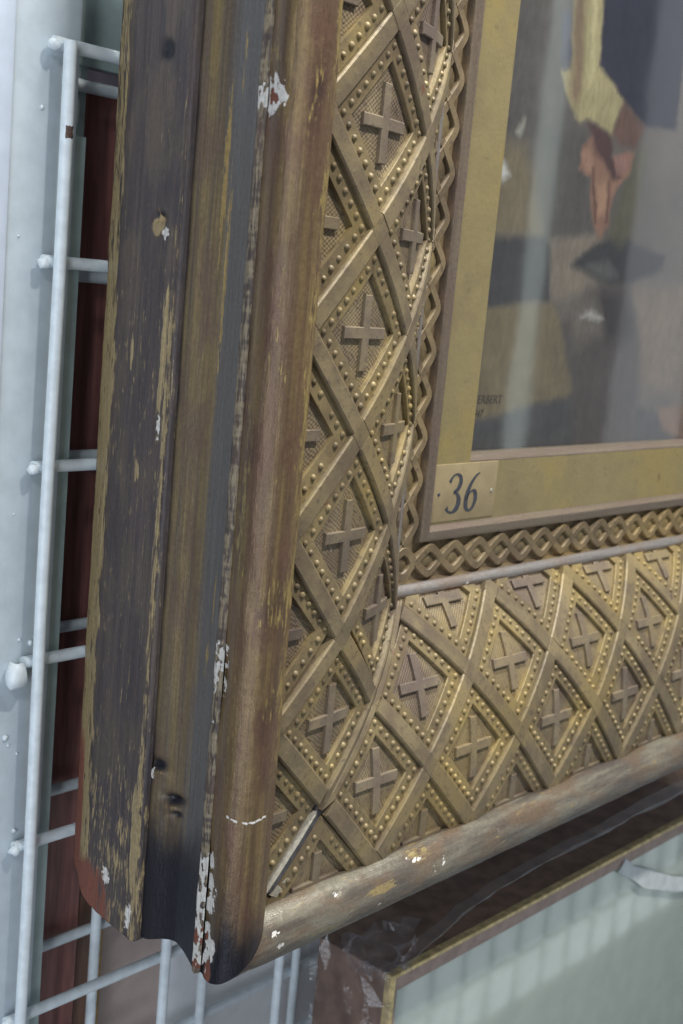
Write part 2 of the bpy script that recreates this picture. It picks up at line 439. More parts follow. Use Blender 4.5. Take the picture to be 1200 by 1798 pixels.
tor_c = (-2.6, .35); tor_r = 2.72
tor_p = [(-5.02, 1.85)]+[(tor_c[0]+tor_r*math.cos(th), tor_c[1]-tor_r*math.sin(th)) for th in np.linspace(math.radians(205), math.radians(-24), 42)]
tor_p = [p for p in tor_p]
tarc = np.concatenate([[0], np.cumsum([math.hypot(q[0]-p[0], q[1]-p[1]) for p, q in zip(tor_p, tor_p[1:])])])
TT = tarc[-1]
def tor_mask(m, s, t, a, d):
    W = G = B = A = off = 0.0
    nz = mn.noise((s*.15, t*.5, m*7.0)); n2 = mn.noise((s*.7, t*.9, m*7.0+2))
    if m == 0:
        A = (.25+.30*nz+.1*n2+.22*math.exp(-((t-TT*.62)/.9)**2))/(1+math.exp(-(s-9)/3.0))
        for (s0, t0_, rs, rt, k) in ((72.9, .8, 1.25, 1.35, 1.6), (5.2, .3, 2.2, .6, 1.0), (2.4, .6, 1.9, .95, 1.15), (-.6, .4, 1.2, .6, 1.0), (-2.4, 1.1, 1.2, .85, 1.15), (-3.8, .4, 1.0, .6, 1.0), (24, .2, 2.4, .5, 1.0), (2.2, TT-1.4, .6, .3, .9), (4.6, TT-1.3, .5, .25, .9), (6.0, TT-1.6, .5, .25, .8)):
            b_ = blob(s, t, s0, t0_, rs, rt); W = max(W, k*b_); off -= .2*b_
        W *= .74+.9*mn.noise((s*.9, t*1.5, 9.0))+.5*mn.noise((s*2.4, t*3.0, 2.0))
        W -= 1.5*blob(s, t, 72.8, 1.0, .45, .42)
        # a pale scratch across the gilding
        sc = 11.0-.35*math.sin((t-2.2)/3.4*math.pi)
        if 2.2 < t < 6.0: W = max(W, (.72+.5*mn.noise((s*2, t*2.5, 1)))*math.exp(-((s-sc)/.17)**2))
        G = max(G, 1.6*blob(s, t, 72.8, 1.0, .8, .7), 1.1*blob(s, t, -4.5, 1.0, 1.1, .6), 1.0*blob(s, t, -1.2, .5, .8, .3))
        B = .62/(1+math.exp((s+.2)/1.1))+.22+.3*nz
    else:
        A = .2+.35*nz+.2*n2
        B = .15+.40/(1+math.exp((s+2.5)/.8))+.5/(1+math.exp((t-1.4)/.5))
        G = .46*math.exp(-((t-2.6)/1.2)**2)+.28*nz
        for (s0, fr, rs, rt, k) in ((.6, .62, .7, .28, 1.3), (1.1, .5, .55, .35, 1.2), (9.4, .72, .5, .25, 1.2), (24.6, .55, .3, .5, 1.2), (26.3, .6, .3, .5, 1.1), (22.4, .72, .9, .25, 1.2), (10.2, .33, .25, .25, 1.2), (-2.4, .33, 1.3, .4, .95), (29, .62, .25, .3, 1.0), (37, .66, .3, .25, .9), (21.0, .76, .5, .2, 1.0), (15.5, .46, .3, .15, 1.0)):
            b_ = blob(s, t, s0, TT*fr, rs, rt); W = max(W, k*b_); off -= .15*b_
        W *= .62+.8*mn.noise((s*1.7, t*2.3, 9.0))+.5*mn.noise((s*4.1, t*4.0, 2.0))
        A = max(A, .85*blob(s, t, 15.8, TT*.6, 2.2, .5))
    return (W, G, B, A, off)

for m in (0, 1):
    sweep('side_moulding', m, side_p, .32 if m == 0 else 1.2, SIDE, frame, side_mask, .10, angle=50)
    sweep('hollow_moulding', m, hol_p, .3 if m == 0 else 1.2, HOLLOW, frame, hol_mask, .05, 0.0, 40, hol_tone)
    sweep('ridge_fillet', m, rid_p, .16 if m == 0 else .6, RIDGE, frame, rid_mask, .10, 0.0, 60)
    sweep('half_round', m, tor_p, .25, (TORUS, TORUS_B)[m], frame, tor_mask, .09, 0.0, 70)

# --- inner mouldings
quirk = [(-.02, .8), (.05, .15)]
BEAD_C = (25.5, 8.6)
bead_p = [(BEAD_C[0]+.80*math.cos(th), BEAD_C[1]-.80*math.sin(th)) for th in np.linspace(math.radians(215), math.radians(-50), 22)]
def bead_mask(m, s, t, a, d):
    nz = mn.noise((s*.8, t, m*4.0))
    W = .95*blob(s, t, 39.0, 1.6, .3, .3) if m == 1 else 0
    G = .35*math.exp(-(t/.7)**2)+.25*nz+(.9*blob(s, t, 37.2, 1.0, 2.2, .5) if m == 1 else 0)
    return (W, G, 0, .1+.2*nz, -.25*(blob(s, t, 39.3, .6, .8, .5) if m == 1 else 0))
chan_p = dens([(25.9, 9.2), (26.3, 9.8), (30.5, 10.0), (30.72, 10.0)], .6)
slip_e = [(30.72, 10.5), (30.72, 9.2), (30.8, 8.98), (31.0, 8.88), (31.75, 8.62), (31.95, 8.66), (32.15, 8.95), (32.4, 9.42), (32.5, 9.5)]
flat_p = [(32.5, 9.5), (34.8, 9.53), (37, 9.56), (39.45, 9.6)]
sight_p = [(39.45, 9.6), (39.6, 9.62), (39.8, 9.85), (40.2, 10.9), (40.3, 11.25), (40.3, 12.2)]
for m in (0, 1):
    sweep('bead_moulding', m, bead_p, .5, BEADM, frame, bead_mask, .05)
    sweep('guilloche_channel', m, chan_p, 2.0, GROUND_G, frame, None, .04, angle=30)
    sweep('slip_edge', m, slip_e, 1.0, MAUVE, frame, None, .02, angle=40)
    sweep('slip', m, flat_p, 2.0, SLIP, frame, None, .03)
    sweep('sight_edge', m, sight_p, 2.0, SLIP if m == 0 else MAUVE, frame, None, .02, angle=40)

# --- lattice ornament
W_S, B_W = .98, 1.68           # half width of the straps, width of the beaded border
H_S, H_B, H_C = .96, .48, .42
def slab(mb, m, poly, h0, h1, bev=0.0, walls=None, step=1.0, bw=None):
    n = len(poly)
    if bw is None: bw = list(walls) if walls else [True]*n
    area_ = sum(poly[i][0]*poly[(i+1) % n][1]-poly[(i+1) % n][0]*poly[i][1] for i in range(n))
    if walls is None: walls = [True]*n
    if area_ < 0:
        poly = poly[::-1]; walls = walls[::-1]; walls = walls[1:]+walls[:1]; bw = bw[::-1]; bw = bw[1:]+bw[:1]
    Q = [np.array(p, float) for p in poly]
    def inset(dst):
        out = []
        for i in range(n):
            e0 = Q[i]-Q[i-1]; e1 = Q[(i+1) % n]-Q[i]
            e0 = e0/(np.linalg.norm(e0)+1e-9); e1 = e1/(np.linalg.norm(e1)+1e-9)
            n0 = np.array([-e0[1], e0[0]]); n1 = np.array([-e1[1], e1[0]])
            b0 = dst if bw[i-1] else .004; b1 = dst if bw[i] else .004
            det = n0[0]*n1[1]-n0[1]*n1[0]
            if abs(det) < .05: out.append(Q[i]+n0*b0)
            else:
                off = np.array([(b0*n1[1]-b1*n0[1])/det, (n0[0]*b1-n1[0]*b0)/det])
                out.append(Q[i]+off)
        return out
    I = inset(bev) if bev else Q
    O, T, wl = [], [], []
    for i in range(n):
        k = max(1, int(np.linalg.norm(Q[(i+1) % n]-Q[i])/step+.5))
        for j in range(k):
            u = j/k
            O.append(Q[i]*(1-u)+Q[(i+1) % n]*u); T.append(I[i]*(1-u)+I[(i+1) % n]*u); wl.append(walls[i])
    N = len(O)
    hm = h1-bev*.8
    vs = [P(m, p[0], p[1], h0) for p in O]+[P(m, p[0], p[1], hm) for p in O]+[P(m, p[0], p[1], h1) for p in T]
    fs = []
    for i in range(N):
        j = (i+1) % N
        if wl[i]:
            fs.append((i, j, N+j, N+i)); fs.append((N+i, N+j, 2*N+j, 2*N+i))
    fs.append(tuple(range(2*N, 3*N)))
    mb.add(vs, fs)

def clip(poly, lo, hi):
    for side, lim in ((1, lo), (-1, hi)):
        out = []
        for i in range(len(poly)):
            p, q = poly[i-1], poly[i]
            pi, qi = side*(p[1]-lim) >= 0, side*(q[1]-lim) >= 0
            if pi != qi:
                u = (lim-p[1])/(q[1]-p[1]); out.append((p[0]+(q[0]-p[0])*u, lim))
            if qi: out.append(q)
        poly = out
        if len(poly) < 3: return None
    return poly

def finish(mb, name, mat, parent, angle=30):
    """build, triangulate and set smooth/sharp"""
    me = bpy.data.meshes.new(name)
    me.from_pydata([tuple(c*U for c in v) for v in mb.v], [], mb.f)
    bm = bmesh.new(); bm.from_mesh(me)
    bmesh.ops.triangulate(bm, faces=[f for f in bm.faces if len(f.verts) > 4])
    bmesh.ops.remove_doubles(bm, verts=bm.verts[:], dist=1e-7)
    bmesh.ops.recalc_face_normals(bm, faces=bm.faces[:])
    bm.to_mesh(me); bm.free(); me.materials.append(mat)
    me.polygons.foreach_set('use_smooth', [True]*len(me.polygons)); me.set_sharp_from_angle(angle=math.radians(angle))
    return link(name, me, parent)

TJ = [0.0, t_of(8.7), t_of(17.0), t_of(24.6)]
AJ = [0.0, 8.7, 17.0, 24.6]
EVEN = ([0, 17.4, 35.6, 54.1, 72.7, 91.2, 109.6], [0, 16.8, 33.9, 51.0, 67.8, 84.6, 101.4, 118.2, 135])
ODD = ([8.7, 25.4, 44.8, 63.4, 81.9, 100.4, 119], [8.7, 25.2, 42.6, 59.8, 76.1, 92.9, 109.7, 126.5, 143])
bead_me = None
def bead_mesh():
    bm = bmesh.new(); bmesh.ops.create_uvsphere(bm, u_segments=9, v_segments=6, radius=.33*U)
    me = bpy.data.meshes.new('bead'); bm.to_mesh(me); bm.free(); me.materials.append(GOLD_BEAD)
    me.polygons.foreach_set('use_smooth', [True]*len(me.polygons)); return me
bead_me = bead_mesh()
beads = []       # (distance to camera, world position, band)
bands = []
crossings = {}
rng = random.Random(3)
for m in (0, 1):
    # the curved, finely hatched ground the lattice lies on
    vs, st, fs = [], [], []
    na = 56; ns = 60
    tt = np.linspace(-.05, T_END+.05, na)
    for k in range(ns+1):
        for t in tt:
            a = P(0, 0, max(t, 0), 0)[0]; s = a+(LEN[m]-a)*k/ns
            vs.append(P(m, s, max(t, 0), 0)); st.append((s+m*300, t, 0))
    for k in range(ns):
        for i in range(na-1):
            q = (k*na+i, k*na+i+1, (k+1)*na+i+1, (k+1)*na+i); fs.append(q if m == 1 else q[::-1])
    band = mesh('ornament_band', vs, fs, GOLD_P, frame, smooth=True, attrs={'st': st})
    bands.append(band)
    ev, od = EVEN[m], ODD[m]; smax = LEN[m]-1
    def node_s(j, k):
        s = (ev if j % 2 == 0 else od)[k]
        if s <= AJ[j]+.9: s = AJ[j] if s > AJ[j]-.9 else None
        return s
    def dirs(j0, s0, j1, s1):
        ds, dt = abs(s1-s0), TJ[j1]-TJ[j0]; l = math.hypot(ds, dt); return ds/l, dt/l
    # straps
    for j in range(3):
        arr = ev if j % 2 == 0 else od
        for k in range(len(arr)):
            s0 = node_s(j, k)
            if s0 is None or s0 > smax: continue
            for k1 in ((k-1, k) if j % 2 == 0 else (k, k+1)):
                nxt = od if j % 2 == 0 else ev
                if k1 < 0 or k1 >= len(nxt): continue
                s1 = node_s(j+1, k1)
                if s1 is None or s1 > smax+10: continue
                us, ut = dirs(j, s0, j+1, s1); sg = 1 if s1 > s0 else -1
                A0 = np.array([s0, TJ[j]]); B0 = np.array([s1, TJ[j+1]])
                g = .008 if rng.random() < .72 else .05
                ww = W_S*rng.uniform(.95, 1.04)
                u_ = np.array([sg*us, ut])*g
                oA, oB = np.array([sg*ww/ut, 0]), np.array([0, ww/us])
                on_miter = abs(s0-AJ[j]) < .05 and abs(s1-AJ[j+1]) < .05
                if on_miter and j == 0: continue          # the broken one, built below
                if on_miter:
                    poly = [tuple(A0+u_*8), tuple(B0-u_*8), tuple(B0-u_*8+np.array([ww/ut, 0])), tuple(A0+u_*8+np.array([ww/ut, 0]))]
                    # follow the mitre line
                    poly = [(max(p[0], a_of(p[1])+.02), p[1]) for p in poly]
                else:
                    poly = [tuple(A0+oA+u_), tuple(B0-oB-u_), tuple(B0-oA-u_), tuple(A0+oB+u_)]
                mb = MB(); slab(mb, m, poly, -.05, H_S*rng.uniform(.95, 1.04), .17, None, 1.0, [True, False, True, False])
                finish(mb, 'strap', GOLD, band)
    # nodes where the straps cross
    for j in range(4):
        arr = ev if j % 2 == 0 else od
        for k in range(len(arr)):
            s0 = node_s(j, k)
            if s0 is None or s0 > smax: continue
            if j == 0 and k == 0: continue
            us = ut = math.sqrt(.5)
            sp = .5*((arr[min(k+1, len(arr)-1)]-arr[k]) if k+1 < len(arr) else 17)
            tp = TJ[1]; l = math.hypot(sp, tp); us, ut = sp/l, tp/l
            poly = [(s0-W_S/ut, TJ[j]), (s0, TJ[j]-W_S/us), (s0+W_S/ut, TJ[j]), (s0, TJ[j]+W_S/us)]
            if abs(s0-AJ[j]) < .05:
                poly = [(s0+.0, TJ[j]-W_S/us*.0), (s0+W_S/ut, TJ[j]), (s0+W_S/us*1.0, TJ[j]+W_S/us)]
                poly = [(a_of(TJ[j]-.7)+.02, TJ[j]-.7), (s0+W_S/ut, TJ[j]), (max(a_of(min(TJ[j]+.7, T_END))+.02, s0+.75), min(TJ[j]+.7, T_END))] if j < 3 else None
                if poly is None: continue
            poly = clip(poly, .02, T_END)
            if poly is None: continue
            mb = MB(); slab(mb, m, poly, -.05, H_S*rng.uniform(.98, 1.03), .02)
            finish(mb, 'strap_crossing', GOLD, band)
    # beaded borders, beads and crosses
    for j in range(4):
        arr, oth = (od, ev) if j % 2 == 0 else (ev, od)
        for k in range(len(arr)):
            sc = arr[k]
            if j % 2 == 0:
                if k+1 >= len(oth): continue
                lo, hi = oth[k], oth[k+1]
            else:
                if k < 1 or k >= len(oth): continue
                lo, hi = oth[k-1], oth[k]
            if lo < AJ[j]-.9 or hi > smax+9: continue
            sc = .5*(lo+hi)
            p, q = .5*(hi-lo), TJ[1]
            Dd = p*q/math.hypot(p, q)
            def rh(ins):
                f = (Dd-ins)/Dd
                return [(sc-p*f, TJ[j]), (sc, TJ[j]-q*f), (sc+p*f, TJ[j]), (sc, TJ[j]+q*f)]
            O, I = rh(W_S+.03), rh(W_S+B_W)
            mb = MB(); ok = False
            hb = H_B*rng.uniform(.92, 1.08)
            for i in range(4):
                e = (i+1) % 4
                poly = [O[i], O[e], I[e], I[i]]
                cl = clip(poly, .03, T_END)
                if cl is None: continue
                ok = True
                wl = None
                if len(cl) == 4 and all(abs(c[0]-d_[0])+abs(c[1]-d_[1]) < 1e-6 for c, d_ in zip(cl, poly)): wl = [True, False, True, False]
                slab(mb, m, cl, -.05, hb+.004*i, .07 if wl else .0, wl)
            if ok: finish(mb, 'beaded_border', GOLD_B, band)
            C = rh(W_S+B_W*.47)
            for i in range(4):
                c0, c1 = np.array(C[i]), np.array(C[(i+1) % 4])
                nb = 7
                for b_ in range(nb):
                    pt = c0+(c1-c0)*(b_+rng.uniform(-.06, .06))/nb
                    if .35 < pt[1] < T_END-.3 and rng.random() > .025:
                        pos = Vector(P(m, pt[0], pt[1], hb-.02))
                        beads.append(((pos-CAM_U).length, pos, band))
            # cross
            ls, lt, ws = (3.5, 3.3, .56) if m == 0 else (3.3, 3.5, .56)
            key = (m, j, round(p, 1))
            def outline(c):
                return [(c-ls, TJ[j]-ws), (c-ws, TJ[j]-ws), (c-ws, TJ[j]-lt), (c+ws, TJ[j]-lt), (c+ws, TJ[j]-ws), (c+ls, TJ[j]-ws),
                        (c+ls, TJ[j]+ws), (c+ws, TJ[j]+ws), (c+ws, TJ[j]+lt), (c-ws, TJ[j]+lt), (c-ws, TJ[j]+ws), (c-ls, TJ[j]+ws)]
            if (m, j) not in crossings:
                mb = MB()
                ol = outline(sc)
                if j in (0, 3): ol = clip(ol, .06, T_END-.1)
                slab(mb, m, ol, -.05, H_C, .09)
                co = finish(mb, 'cross', GOLD_CROSS, band); crossings[(m, j)] = (co, sc)
            else:
                src, s_src = crossings[(m, j)]
                co = src.copy(); COL.objects.link(co); co.parent = band
                co.location = src.location+Vector(mem(m, 0, 0, sc-s_src))*U
# broken strap along the mitre: pale plaster edge standing beside a bare dark slot
mb = MB(); slab(mb, 0, [(a_of(t)+.42+.05*math.sin(t*2.1), t) for t in (.25, 1, 2, 3, 4, 5, 6, 7.3)]+[(a_of(t)+.82+.06*math.sin(t*3.3), t) for t in (7.3, 6, 5, 4, 3, 2, 1, .25)], -.05, .85, .12)
finish(mb, 'broken_strap_edge', PLASTER, bands[0])
mb = MB(); slab(mb, 0, [(a_of(t)+.0, t) for t in (1.2, 4, 8.6)]+[(a_of(t)+.32, t) for t in (8.6, 4, 1.2)], -.04, .30, .03)
finish(mb, 'bare_slot', SLATE, bands[0])
mb = MB(); slab(mb, 1, [(a_of(t)+.0, t) for t in (1.2, 4, 8.6)]+[(a_of(t)+1.25, t) for t in (8.2, 4, 1.2)], -.04, .34, .05)
finish(mb, 'bare_slot', SLATE, bands[1])
mb = MB(); slab(mb, 1, [(2.0, .9), (2.7, .5), (3.4, 1.2), (2.9, 1.7)], -.05, .55, .05); slab(mb, 1, [(3.3, 1.8), (3.9, 1.6), (4.1, 2.2)], -.05, .5, .04)
finish(mb, 'plaster_crumb', PLASTER, bands[1])

def in_view(p):
    q = rows.transposed() @ (p-CAM_U); x, y = W_px/2+f_px*q.x/q.z, H_px/2+f_px*q.y/q.z
    return -25 < x < W_px+25 and -25 < y < H_px+25
beads.sort(key=lambda b: b[0]+(0 if in_view(b[1]) else 1000))
# individuals: the largest in view on each band; the rest as one part
near = beads[:300]; rest = beads[300:]
for _, pos, band in near:
    o = bpy.data.objects.new('bead', bead_me); COL.objects.link(o); o.parent = band; o.location = pos*U; o.scale = (rng.uniform(.85, 1.12),)*3
far = {0: MB(), 1: MB()}
bv = [v.co/U for v in bead_me.vertices]; bf = [tuple(p_.vertices) for p_ in bead_me.polygons]
for _, pos, band in rest:
    far[bands.index(band)].add([(v+pos)[:] for v in bv], bf)
for i in (0, 1):
    o = mesh('beads', far[i].v, far[i].f, GOLD_BEAD, bands[i], smooth=True); tag(o, kind='stuff')

# --- guilloche: lens shaped loops with a boss in each eye
GP = 4.72
for m in (0, 1):
    A0, D0 = 28.45, 9.85
    amp, wid = 1.50, .50
    proto = None
    s = 28.4
    k = 0
    while s < LEN[m]-3:
        if proto is None:
            mb = MB(); N = 18
            for sg in (1, -1):
                vs = []; fs = []
                for i in range(N+1):
                    u = i/N; x = (u-.5)*(GP*1.10)
                    cc_ = .93*math.cos(math.pi*x/GP)
                    y = sg*amp*math.asin(cc_)/math.asin(.93)
                    dy = -sg*amp/math.asin(.93)*.93*math.pi/GP*math.sin(math.pi*x/GP)/math.sqrt(1-cc_*cc_)
                    l = math.hypot(1, dy); nx, ny = -dy/l, 1/l
                    h = .62+.08*math.cos(math.pi*x/GP)
                    hh = h+(.05 if sg > 0 else 0)
                    for o_, z_ in ((-wid, -.6), (-wid, hh-.12), (-wid*.8, hh), (wid*.8, hh), (wid, hh-.12), (wid, -.6)):
                        vs.append(mem(m, A0+y+ny*o_, D0-z_, x+nx*o_))
                for i in range(N):
                    for c in range(5): fs.append((i*6+c, i*6+c+1, (i+1)*6+c+1, (i+1)*6+c))
                fs.append(tuple(range(6))); fs.append(tuple(range(N*6, N*6+6)))
                mb.add(vs, fs)
            loop = finish(mb, 'guilloche_loop', GOLD_G, frame, 40)
            mb = MB(); n = 14
            vs = []; fs = []
            for r_, z_ in ((1.12, -.6), (1.06, .18), (.8, .34), (.0001, .40)):
                for i in range(n):
                    th = 2*math.pi*i/n; vs.append(mem(m, A0+.85*r_*math.cos(th), D0-z_, r_*1.35*math.sin(th)))
            for q in range(3):
                for i in range(n): fs.append((q*n+i, q*n+(i+1) % n, (q+1)*n+(i+1) % n, (q+1)*n+i))
            mb.add(vs, fs)
            boss = finish(mb, 'boss', GOLD_BEAD, loop, 40)
            proto = (loop, boss)
            loop.location = Vector(mem(m, 0, 0, s))*U
        else:
            l2 = proto[0].copy(); COL.objects.link(l2); l2.location = Vector(mem(m, 0, -.03*(k % 2), s))*U
            l2.parent = frame
            b2 = proto[1].copy(); COL.objects.link(b2); b2.parent = l2
        s += GP; k += 1

# --- number plate
plate = MB(); plate.box((32.75, 9.40, 32.75), (45.1, 9.62, 39.4), .05)
plate = plate.build('number_plate', PAPER, frame, angle=30)
def stroke(pts, wd, shear, ox, oz, sc, y):
    """variable-width pen stroke as a thin raised strip"""
    n = 40
    P_ = smooth_curve(pts, 8); Wd = np.interp(np.linspace(0, 1, len(P_)), np.linspace(0, 1, len(wd)), wd)
    mb = MB(); vs = []; fs = []
    for i, p in enumerate(P_):
        q0, q1 = P_[max(i-1, 0)], P_[min(i+1, len(P_)-1)]
        dx, dz = q1[0]-q0[0], q1[1]-q0[1]; l = math.hypot(dx, dz)+1e-9
        nx, nz = -dz/l*Wd[i]*.5, dx/l*Wd[i]*.5
        for sgn in (-1, 1):
            X, Z = p[0]+sgn*nx, p[1]+sgn*nz
            vs.append((ox+sc*(X+shear*Z), y, oz+sc*Z))
        for sgn in (-1, 1):
            X, Z = p[0]+sgn*nx, p[1]+sgn*nz
            vs.append((ox+sc*(X+shear*Z), y+.06, oz+sc*Z))
    for i in range(len(P_)-1):
        a = i*4; b = a+4
        fs += [(a, a+1, b+1, b), (a, b, b+2, a+2), (a+1, a+3, b+3, b+1)]
    mb.add(vs, fs); return mb
three = [(-.02, .80), (.06, .93), (.22, 1.0), (.40, .92), (.44, .76), (.36, .60), (.20, .53), (.36, .47), (.47, .30), (.42, .10), (.24, .0), (.06, .04), (-.02, .14)]
d3 = MB()
d3 = stroke(three, [.13, .06, .04, .11, .165, .13, .03, .08, .175, .185, .06, .06, .14], .09, 35.6, 33.75, 4.45, 9.36)
d3.build('numeral', INK, plate)
six = [(.50, 1.0), (.32, .90), (.14, .66), (.05, .38), (.08, .12), (.24, .0), (.40, .10), (.46, .30), (.40, .48), (.27, .53), (.13, .44), (.06, .30)]
d6 = stroke(six, [.02, .07, .13, .175, .155, .05, .11, .155, .13, .05, .04, .03], .09, 38.9, 33.75, 4.45, 9.36)
d6.build('numeral', INK, plate)
for (x, z, r, mt) in ((33.9, 36.0, .24, INK), (44.2, 35.9, .26, PLASTER)):
    mb = MB(); mb.tube([(x, 9.42, z), (x, 9.30, z)], r, 12, True, [r, r*.7]); mb.build('pin', mt, plate, smooth=False)

# --- glass of the frame and the painting behind it
def glass_mat(name, tint=(.96, .98, .97), rough=.045):
    m, nt, b = new_mat(name); nt.nodes.remove(b)
    out = nt.nodes['Material Output']
    g = nd(nt, 'ShaderNodeNewGeometry'); dt = nd(nt, 'ShaderNodeVectorMath', operation='DOT_PRODUCT')
    nt.links.new(g.outputs['Incoming'], dt.inputs[0]); nt.links.new(g.outputs['Normal'], dt.inputs[1])
    c1 = math_n(nt, 'SUBTRACT', 1.0, math_n(nt, 'ABSOLUTE', dt.outputs['Value']))
    frf = math_n(nt, 'ADD', math_n(nt, 'MULTIPLY', math_n(nt, 'POWER', c1, 5.0), .96), .04)
    tr = nd(nt, 'ShaderNodeBsdfTransparent'); tr.inputs[0].default_value = (*tint, 1)
    gl = nd(nt, 'ShaderNodeBsdfAnisotropic'); gl.inputs['Roughness'].default_value = rough
    v = obj_vec(nt); n1 = noise_n(nt, v, .05, 2)
    bp = nd(nt, 'ShaderNodeBump'); bp.inputs['Strength'].default_value = .03; bp.inputs['Distance'].default_value = 1.0*U
    nt.links.new(n1, bp.inputs['Height']); nt.links.new(bp.outputs[0], gl.inputs['Normal'])
    mx = nd(nt, 'ShaderNodeMixShader'); nt.links.new(frf, mx.inputs[0]); nt.links.new(tr.outputs[0], mx.inputs[1]); nt.links.new(gl.outputs[0], mx.inputs[2])
    nt.links.new(mx.outputs[0], out.inputs['Surface'])
    return m
GLASS = glass_mat('picture_glass')
mb = MB(); mb.box((40.0, 11.3, 40.0), (134, 11.6, 114)); mb.build('glass_pane', GLASS, frame)
mb = MB(); mb.box((-1.0, 24.6, -1.0), (134, 25.1, 112)); mb.build('backing_board', plain_mat('backing_wood', (.08, .055, .04), .8), frame)

def painting():
    nx, nz = 400, 380
    x = np.linspace(39.5, 118, nx); z = np.linspace(39.5, 113, nz)
    X, Z = np.meshgrid(x, z)
    rs = np.random.RandomState(5)
    def fbm(sx, sz, n=4):
        out = np.zeros_like(X); amp = 1.0
        for o in range(n):
            ph = rs.rand(6)*6.28; kx, kz = sx*2**o, sz*2**o
            out += amp*np.sin(X*kx+ph[0]+1.7*np.sin(Z*kz*.9+ph[1]))*np.sin(Z*kz+ph[2]+1.5*np.sin(X*kx*.8+ph[3])); amp *= .55
        return out/1.9
    wx = X+.35*fbm(.33, .30)+.28*fbm(1.4, 1.1); wz = Z+.35*fbm(.30, .33)+.28*fbm(1.2, 1.5)
    col = np.zeros(X.shape+(3,)); col[:] = (.130, .105, .094)
    col *= (1+.35*fbm(.12, .10))[..., None]
    def put(poly, c, soft=.25, grain=.12):
        poly = np.array(poly, float); n = len(poly)
        inside = np.zeros(X.shape, bool); dist = np.full(X.shape, 1e9)
        j = n-1
        for i in range(n):
            (xi, zi), (xj, zj) = poly[i], poly[j]
            cond = ((zi > wz) != (zj > wz)) & (wx < (xj-xi)*(wz-zi)/(zj-zi+1e-12)+xi); inside ^= cond
            ex, ez = xj-xi, zj-zi; u = np.clip(((wx-xi)*ex+(wz-zi)*ez)/(ex*ex+ez*ez+1e-12), 0, 1)
            dist = np.minimum(dist, np.hypot(wx-xi-u*ex, wz-zi-u*ez)); j = i
        sd = np.where(inside, dist, -dist); f = np.clip(sd/soft*.5+.5, 0, 1)[..., None]
        cc = np.array(c)[None, None, :]*(1+1.5*grain*fbm(.6, .35)+.14*fbm(2.3, 1.2))[..., None]
        col[:] = col*(1-f)+cc*f
    for poly, c, soft in PAINT:
        g = .3*c[0]+.5*c[1]+.2*c[2]; c = tuple(.58*v+.42*g for v in c); c = (c[0]*1.04+.008, c[1]+.006, c[2]*.93+.005)
        put(poly, c, soft*1.5+.1)
    col[:] = np.clip(.88*col*(1+.10*fbm(3.1, .9))[..., None], .008, .8)
    vs = [(a, 12.35, b) for a, b in zip(X.ravel(), Z.ravel())]
    fs = [(k*nx+i, k*nx+i+1, (k+1)*nx+i+1, (k+1)*nx+i) for k in range(nz-1) for i in range(nx-1)]
    m, nt, b = new_mat('oil_paint')
    a = nd(nt, 'ShaderNodeAttribute', attribute_name='paint')
    v = obj_vec(nt); n1 = noise_n(nt, v, 3.0, 5)
    nt.links.new(mix_c(nt, .5, a.outputs['Color'], mix_c(nt, n1, (.7, .7, .7), (1.3, 1.3, 1.3)), 'MULTIPLY'), b.inputs['Base Color'])
    b.inputs['Roughness'].default_value = .55; bump(nt, b, n1, .25, .12)
    o = mesh('painting', vs, fs, m, None, attrs={'paint': [(*c, 1) for c in col.reshape(-1, 3)]})
    # turn the sheet into a canvas with a back and edges
    mbk = MB(); mbk.box((39.5, 12.45, 39.5), (118, 13.4, 113)); cv = mbk.build('canvas', plain_mat('canvas_back', (.3, .25, .18), .9), o)
    return tag(o, 'dim oil painting behind glass with ochre cloth, reddish patch and dark floor', 'painting')
